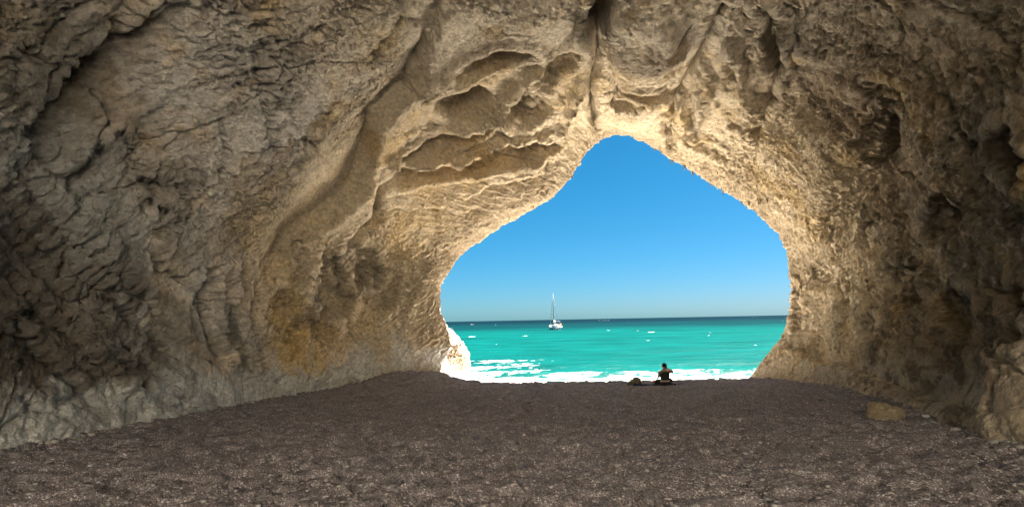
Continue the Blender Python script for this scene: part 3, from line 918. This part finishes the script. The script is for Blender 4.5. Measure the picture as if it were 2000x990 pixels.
def skin_figure(name, joints, bones, mat, parent, levels=2):
    """joints: name -> ((x, y, z), rx, ry)"""
    names = list(joints)
    me = bpy.data.meshes.new(name)
    me.from_pydata([joints[k][0] for k in names], [(names.index(a_), names.index(b_)) for a_, b_ in bones], [])
    o_ = bpy.data.objects.new(name, me)
    col.objects.link(o_)
    md = o_.modifiers.new('skin', 'SKIN')
    md.use_smooth_shade = True
    sv = me.skin_vertices[0].data
    for i_, k in enumerate(names):
        sv[i_].radius = (joints[k][1], joints[k][2])
        sv[i_].use_root = (i_ == 0)
    sd = o_.modifiers.new('subsurf', 'SUBSURF')
    sd.levels = sd.render_levels = levels
    dg_ = bpy.context.evaluated_depsgraph_get()
    done = bpy.data.meshes.new_from_object(o_.evaluated_get(dg_))
    bpy.data.objects.remove(o_)
    return link_mesh(name, done, mat, parent)

# ------------------------------------------------------------------ hanging points of rock along the seaward lip
FT = P[:, cutL:cutR + 1]
FT = FT[(FT[..., 1] > 26.5) & (FT[..., 1] < 29.6)]
fu, fv = project(FT)
rs_ = random.Random(5)
stal = [(1277,301,9),(1309,318,12),(1334,331,13),(1353,341,12),(1387,362,9),(1408,376,11),(1441,409,10),(1461,425,13),(1486,440,12),(1502,452,10),(1520,470,11),(1534,488,15),(1120,345,7),(1042,402,7),(1068,372,14)]
for px, py, ln_ in stal:
    i_ = np.argmin((fu - px) ** 2 + (fv - py) ** 2)
    c0 = FT[i_]
    Lm = ln_ * c0[1] / F_PX * 0.75
    r0 = Lm * 0.30
    sx_, sy_ = rs_.uniform(-.15, .15) * Lm, rs_.uniform(-.1, .1) * Lm
    rings = []
    for t_, k_ in ((-.7, 1.4), (-.3, 1.15), (0, .9), (.35, .6), (.7, .32), (1, .06)):
        c1 = c0 + np.array((sx_ * t_ * t_, sy_ * t_ * t_, -Lm * t_))
        rr = ring(c1, r0 * k_, r0 * k_ * 0.9, n=8)
        rr[:, :2] += np.array([(rs_.uniform(-.12, .12) * r0 * k_, rs_.uniform(-.12, .12) * r0 * k_) for _ in range(8)])
        rings.append(rr)
    so = loft('stalactite', rings, rock, cave_objs['cave_ceiling'])
    a_ = so.data.color_attributes.new('tint', 'FLOAT_COLOR', 'POINT')
    for d_ in a_.data: d_.color = (.30, .23, .15, 1)

# ------------------------------------------------------------------ boulder and stones
def stone(name, loc, sx, sy, sz, seed, colour, label, cat, cuts=4, amp=0.30):
    bm = bmesh.new()
    bmesh.ops.create_icosphere(bm, subdivisions=cuts, radius=1.0)
    co = np.array([v_.co[:] for v_ in bm.verts])
    d_ = 1 + amp * fbm(co * 1.1 + seed, 3, seed) + 0.45 * amp * fbm(co * 3.1 + seed, 4, seed + 9, 0.6, ridged=True)
    k1, k2, k3 = worley(co * 1.3 + seed, seed)
    d_ = d_ + 0.30 * (k3 - 0.5) * sstep(0.02, 0.25, k2 - k1) - 0.06 * np.exp(-((k2 - k1) / 0.05) ** 2)
    co = co * d_[:, None]
    co = np.where(co[:, 2:3] < -0.3, co * np.array((1, 1, .9)), co)
    co = co * np.array((sx, sy, sz))
    for v_, c_ in zip(bm.verts, co): v_.co = c_
    me = bpy.data.meshes.new(name); bm.to_mesh(me); bm.free()
    o_ = link_mesh(name, me, rock)
    a_ = me.color_attributes.new('tint', 'FLOAT_COLOR', 'POINT')
    nn = fbm(co * 5, 3, seed + 3)
    c4 = np.ones((len(co), 4), np.float32); c4[:, :3] = np.array(colour) * (1 + 0.35 * nn[:, None])
    a_.data.foreach_set('color', c4.ravel())
    o_.location = loc
    o_['label'] = label; o_['category'] = cat
    return o_
def on_beach(px, py):
    """the spot of the beach seen at a pixel"""
    y_ = np.linspace(5, 30, 2501)
    p_ = np.array([at(px, py, v_) for v_ in y_])
    k = np.argmax(p_[:, 2] < ground_z(p_[:, 0], p_[:, 1]))
    x0, y0 = p_[k, 0], p_[k, 1]
    return np.array((x0, y0, float(beach_z(x0, y0)[0])))
b0 = on_beach(1732, 815)
stone('boulder', tuple(b0 + np.array((0.0, 0.12, 0.10))), .33, .31, .30, 53, (.36, .29, .19), 'tan boulder on the shingle at the foot of the right cave wall', 'boulder', 5, 0.42)

# ------------------------------------------------------------------ sailing boat at anchor
by = 282.0
bp_ = at(1083, 644, by)
boat = empty('sailboat', (bp_[0], by, SEA_Z), R(90 + 13), 'white sailing boat at anchor on the turquoise sea, sails furled', 'sailboat')
boat.scale = (1.48, 1.48, 1.48)
gel = simple_mat('gelcoat', (.78, .77, .74), .3, .5, .05, 3)
alu = simple_mat('mast_metal', (.018, .018, .018), .6, .5, .05, 3)
cnv = simple_mat('sail_cloth', (.78, .76, .72), .8, .1, .08, 4)
navy = simple_mat('navy_canvas', (.03, .04, .06), .8, .1, .1, 4)
orange = simple_mat('orange_foam', (.65, .20, .08), .6, .2, .1, 4)
dark_glass = simple_mat('smoked_window', (.03, .03, .035), .15, .6, .05, 4)
def hull_ring(x_, b_, sheer, keel):
    t_ = np.linspace(-1, 1, 15)
    yv_ = np.sign(t_) * b_ * np.abs(t_) ** 0.55
    zv_ = keel + (sheer - keel) * np.abs(t_) ** 2.2
    return np.stack((np.full(15, x_) , yv_, zv_), -1)
hs = [(-4.7,1.15,1.15,-.05),(-4.2,1.32,1.12,-.15),(-2.5,1.55,1.10,-.32),(-.5,1.62,1.12,-.42),(1.5,1.40,1.20,-.40),(3.2,.85,1.32,-.30),(4.3,.32,1.42,-.10),(4.9,.03,1.48,.35)]
loft('hull', [hull_ring(*h_) for h_ in hs], gel, boat)
loft('deck', [np.array([(x_, -b_ * .97, s_ + .012), (x_, 0, s_ + .06), (x_, b_ * .97, s_ + .012), (x_, 0, s_ - .05)]) for x_, b_, s_, k_ in hs], gel, boat, smooth=False)
cab = loft('cabin', [ring((x_, 0, 1.15 + h_ / 2), w_, h_ / 2 + .12, (0, 1, 0), (0, 0, 1), 16, 4) for x_, w_, h_ in ((-1.2,.98,.5),(-1.0,1.02,.56),(.6,.95,.52),(2.0,.72,.36),(2.9,.35,.12))], gel, boat)
for sgn in (-1, 1):
    loft('window', [ring((x_, sgn * w_, 1.50), .10, .02, (0, 0, 1), (0, 1, 0), 8, 3) for x_, w_ in ((-.8,1.03),(-.2,1.0),(.5,.965))], dark_glass, cab)
loft('cockpit_coaming', [ring((x_, 0, 1.25), 1.05, .22, (0, 1, 0), (0, 0, 1), 16, 5) for x_ in (-3.9, -3.6, -1.6, -1.25)], gel, boat)
mast = tube('mast', [(.9,0,1.3),(.9,0,6.5),(.88,0,12.1)], [.11,.10,.07], alu, boat, 10)
for zz_ in (5.0, 8.4):
    tube('spreader', [(.9,-.75,zz_),(.9,0,zz_ + .05),(.9,.75,zz_)], .03, alu, mast, 6)
boom = tube('boom', [(.85,0,2.35),(-3.1,0,2.45)], .07, alu, boat)
loft('sail_cover', [ring((x_, 0, 2.50 + h_ * .6), w_, h_, (0, 1, 0), (0, 0, 1), 10) for x_, w_, h_ in ((.75,.06,.10),(.55,.19,.38),(-.6,.20,.34),(-2.0,.16,.26),(-3.0,.08,.12))], cnv, boom)
tube('furled_jib', [(4.7,0,1.55),(3.0,0,5.9),(1.0,0,11.6)], [.04,.05,.02], simple_mat('grey_sail_cover', (.10, .10, .10), .8, .1, .1, 4), boat)
for nm_, a_, b_ in (('backstay', (-4.6,0,1.2), (.88,0,12.0)), ('shroud', (.7,-1.4,1.2), (.9,-.1,11.5)), ('shroud', (.7,1.4,1.2), (.9,.1,11.5))):
    tube(nm_, [a_, tuple((np.array(a_) + np.array(b_)) / 2), b_], .012, alu, boat, 5)
bim = loft('bimini', [np.concatenate([[(x_, y_, 2.95 + h_ - .18 * (y_ / 1.1) ** 2) for y_ in np.linspace(-1.1, 1.1, 9)], [(x_, y_, 2.91 + h_ - .18 * (y_ / 1.1) ** 2) for y_ in np.linspace(1.1, -1.1, 9)]]) for x_, h_ in ((-4.1,-.1),(-3.3,.02),(-2.4,.02),(-1.7,-.1))], navy, boat)
for x_ in (-3.9, -1.9):
    for sgn in (-1, 1):
        tube('pole', [(x_ * .5 - 1.4, sgn * 1.1, 1.2), (x_, sgn * 1.05, 2.72)], .025, alu, bim, 6)
tube('stern_rail', [(-3.6,-1.3,1.85),(-4.6,-1.15,1.85),(-4.7,0,1.85),(-4.6,1.15,1.85),(-3.6,1.3,1.85)], .03, alu, boat, 6)
for y_ in (-1.15, -.4, .4, 1.15):
    tube('rail_post', [(-4.6, y_, 1.1), (-4.63, y_, 1.85)], .025, alu, boat, 6)
t_ = np.linspace(0, 2 * np.pi, 17)
tube('life_ring', [(-4.78, -.55 + .33 * math.cos(q_), 1.55 + .33 * math.sin(q_)) for q_ in t_], .09, orange, boat, 8)
loft('outboard_motor', [ring((-4.75, .75, z_), a_, b_, n=10, power=3) for z_, a_, b_ in ((1.25,.10,.10),(1.5,.14,.12),(1.85,.18,.14),(2.1,.15,.12),(2.16,.06,.05))], navy, boat)
loft('fender', [ring((-1.5, -1.68, z_), r_, r_, n=10) for z_, r_ in ((.25,.03),(.32,.11),(.75,.11),(.82,.03))], cnv, boat)

# ------------------------------------------------------------------ person sitting by the water
pb = on_beach(1299, 752)
skin = simple_mat('skin', (.30, .165, .105), .55, .3, .08, 6)
shirt = simple_mat('dark_green_cotton', (.022, .030, .026), .85, .1, .2, 18)
short_m = simple_mat('dark_swim_shorts', (.02, .018, .02), .8, .1, .2, 18)
band_m = simple_mat('pale_waistband', (.33, .27, .19), .8, .1, .1, 18)
hair_m = simple_mat('black_hair', (.008, .007, .007), .6, .3, .2, 40)
per = empty('person', tuple(pb + np.array((0, 0, -0.01))), R(4), 'person in a dark sleeveless top sitting on the shingle facing the sea, right elbow raised', 'person')
per.scale = (1.25, 1.1, 1.12)
J = {'pelvis': ((0,0,.125),.150,.115), 'waist': ((0,.01,.27),.125,.09), 'chest': ((0,.03,.41),.15,.10), 'collar': ((0,.035,.52),.115,.085),
     'neck': ((0,.05,.60),.052,.052), 'jaw': ((0,.075,.665),.066,.074), 'skull': ((0,.06,.755),.078,.095), 'crown': ((0,.055,.82),.05,.06),
     'nose': ((0,.178,.72),.014,.016),
     'sh_r': ((.175,.03,.525),.058,.058), 'el_r': ((.315,.09,.505),.047,.047), 'wr_r': ((.205,.25,.60),.029,.029), 'palm_r': ((.15,.275,.635),.034,.018),
     'sh_l': ((-.175,.03,.52),.058,.058), 'el_l': ((-.15,.20,.35),.042,.042), 'wr_l': ((-.13,.36,.27),.029,.029), 'palm_l': ((-.12,.42,.255),.034,.018),
     'hip_r': ((.10,.06,.11),.092,.09), 'kn_r': ((.33,.36,.20),.062,.06), 'an_r': ((.06,.44,.06),.04,.04), 'toe_r': ((-.08,.52,.045),.042,.03),
     'hip_l': ((-.10,.06,.11),.092,.09), 'kn_l': ((-.35,.26,.15),.07,.066), 'an_l': ((-.06,.34,.06),.04,.04), 'toe_l': ((.10,.38,.045),.042,.03)}
Bn = [('pelvis','waist'),('waist','chest'),('chest','collar'),('collar','neck'),('neck','jaw'),('jaw','skull'),('skull','crown'),('jaw','nose'),
      ('collar','sh_r'),('sh_r','el_r'),('el_r','wr_r'),('wr_r','palm_r'),('collar','sh_l'),('sh_l','el_l'),('el_l','wr_l'),('wr_l','palm_l'),
      ('pelvis','hip_r'),('hip_r','kn_r'),('kn_r','an_r'),('an_r','toe_r'),('pelvis','hip_l'),('hip_l','kn_l'),('kn_l','an_l'),('an_l','toe_l')]
for sd_, px0, vdir, vside in (('r', J['palm_r'][0], (-.55,.25,.35), (.3,.1,.5)), ('l', J['palm_l'][0], (.05,.9,-.25), (.9,0,0))):
    v0, v1_ = np.array(vdir, float), np.array(vside, float)
    v0 /= np.linalg.norm(v0); v1_ /= np.linalg.norm(v1_)
    for q_, (off_, len_) in enumerate(((-.026,.060),(-.009,.072),(.009,.068),(.026,.054))):
        a_ = np.array(px0) + v0 * .03 + v1_ * off_
        b_ = a_ + v0 * len_ * .55 + np.array((0, 0, -.004)); c_ = b_ + v0 * len_ * .4 + np.array((0, 0, -.018))
        J['f%s%da' % (sd_, q_)] = (tuple(a_), .009, .009); J['f%s%db' % (sd_, q_)] = (tuple(b_), .0085, .0085); J['f%s%dc' % (sd_, q_)] = (tuple(c_), .007, .007)
        Bn += [('palm_' + sd_, 'f%s%da' % (sd_, q_)), ('f%s%da' % (sd_, q_), 'f%s%db' % (sd_, q_)), ('f%s%db' % (sd_, q_), 'f%s%dc' % (sd_, q_))]
    a_ = np.array(px0) - v1_ * .042 - v0 * .005; b_ = a_ + v0 * .035 - v1_ * .018
    J['t%sa' % sd_] = (tuple(a_), .011, .011); J['t%sb' % sd_] = (tuple(b_), .009, .009)
    Bn += [('palm_' + sd_, 't%sa' % sd_), ('t%sa' % sd_, 't%sb' % sd_)]
body = skin_figure('body', J, Bn, skin, per)
loft('sleeveless_top', [ring((0, y_, z_), a_, b_, n=20, power=2.4) for z_, y_, a_, b_ in ((.215,.008,.150,.115),(.27,.012,.148,.112),(.36,.025,.165,.122),(.43,.03,.172,.124),(.49,.033,.150,.116),(.535,.038,.105,.098))], shirt, per)
loft('waistband', [ring((0, .005, z_), a_, b_, n=20, power=2.4) for z_, a_, b_ in ((.155,.178,.140),(.185,.170,.132),(.212,.160,.124))], band_m, per)
loft('shorts', [ring((0, y_, z_), a_, b_, n=20, power=2.6) for z_, y_, a_, b_ in ((.012,.03,.150,.13),(.05,.03,.190,.165),(.11,.02,.188,.155),(.158,.006,.176,.138))], short_m, per)
for sgn, kx, ky, kz in ((1,.33,.36,.20),(-1,-.35,.26,.15)):
    h_ = np.array((sgn * .10, .06, .115)); k_ = np.array((kx, ky, kz))
    tube('shorts_leg', [h_, h_ + (k_ - h_) * .35, h_ + (k_ - h_) * .62], [.115, .105, .095], short_m, per, 14)
hr = []
for q_ in np.linspace(-.25, 1, 8):
    z_ = .755 + .098 * math.sin(q_ * math.pi / 2); r_ = math.cos(q_ * math.pi / 2)
    hr.append(ring((0, .048, z_), max(.084 * r_, .004), max(.096 * r_, .004), n=16))
loft('hair', hr, hair_m, per)
for sgn in (-1, 1):
    loft('ear', [ring((sgn * x_, .06, .725), a_, b_, (0, 1, 0), (0, 0, 1), 8) for x_, a_, b_ in ((.07,.014,.026),(.084,.018,.032),(.092,.012,.022))], skin, per)
    loft('eye', [ring((sgn * .03, y_, .735), r_, r_ * .6, (1, 0, 0), (0, 0, 1), 8) for y_, r_ in ((.135,.012),(.152,.010),(.156,.004))], hair_m, per)

# ------------------------------------------------------------------ what lies around the person
tw = simple_mat('dark_blue_towelling', (.018, .028, .055), .9, .05, .25, 25)
tx, ty = on_beach(1275, 752)[:2]
gx, gy = np.meshgrid(np.linspace(-.80, .95, 48), np.linspace(-.22, .42, 20), indexing='ij')
gx = gx + 0.05 * np.sin(gy * 9 + 1.0); gy = gy + 0.04 * np.sin(gx * 6)
Tp = np.stack((tx + gx, ty + gy, ground_z(tx + gx, ty + gy) + 0.045 + 0.018 * noise3(np.stack((gx * 4, gy * 4, 0 * gx), -1), 811)), -1)
rel = beach_relief(Tp[..., 0], Tp[..., 1])
Tp[..., 2] += np.maximum(rel, rel.mean()) * 0.9
o = mesh_from_grid('towel', Tp, tw)
md = o.modifiers.new('thickness', 'SOLIDIFY'); md.thickness = 0.012; md.offset = 1
o['label'] = 'dark blue towel spread on the shingle under the sitting person'; o['category'] = 'towel'

bb = on_beach(1240, 750)
bagm = simple_mat('brown_canvas', (.11, .085, .065), .85, .1, .2, 14)
bagd = simple_mat('dark_webbing', (.035, .03, .028), .8, .1, .2, 20)
bag = empty('backpack', tuple(bb + np.array((0, .1, -.02))), R(6), 'brown backpack lying on its side left of the sitting person', 'backpack')
bag.scale = (1.05, 1.1, 1.2)
loft('body', [ring((x_, 0, z_), w_, h_, (0, 1, 0), (0, 0, 1), 18, 2.6) for x_, z_, w_, h_ in ((-.30,.06,.05,.04),(-.27,.075,.11,.075),(-.16,.105,.145,.105),(0,.135,.16,.135),(.13,.158,.165,.158),(.22,.155,.155,.150),(.265,.14,.12,.115),(.285,.13,.06,.06))], bagm, bag)
loft('pocket', [ring((x_, -.135 - d_, .13), w_, h_, (0, 0, 1), (0, 1, 0), 14, 3) for x_, d_, w_, h_ in ((-.06,.0,.05,.02),(-.02,.01,.085,.04),(.1,.015,.09,.045),(.17,.01,.08,.04),(.2,0,.05,.02))], bagm, bag)
for sgn in (-1, 1):
    tube('strap', [(.22, sgn * .07, .29), (.1, sgn * .085, .325), (-.06, sgn * .085, .285), (-.2, sgn * .07, .20), (-.28, sgn * .06, .10)], .016, bagd, bag, 8)
tube('handle', [(.25, -.04, .25), (.30, -.02, .27), (.31, .02, .27), (.25, .04, .25)], .011, bagd, bag, 8)
s1 = on_beach(1331, 749)
stone('beach_stone', tuple(s1 + np.array((0, .05, .04))), .17, .13, .10, 41, (.16, .13, .11), 'small grey stone on the shingle right of the sitting person', 'stone', 3)
s2 = on_beach(1192, 745)
stone('beach_stone', tuple(s2 + np.array((0, .05, .03))), .13, .11, .09, 47, (.18, .14, .11), 'small brown stone on the shingle left of the backpack', 'stone', 3)
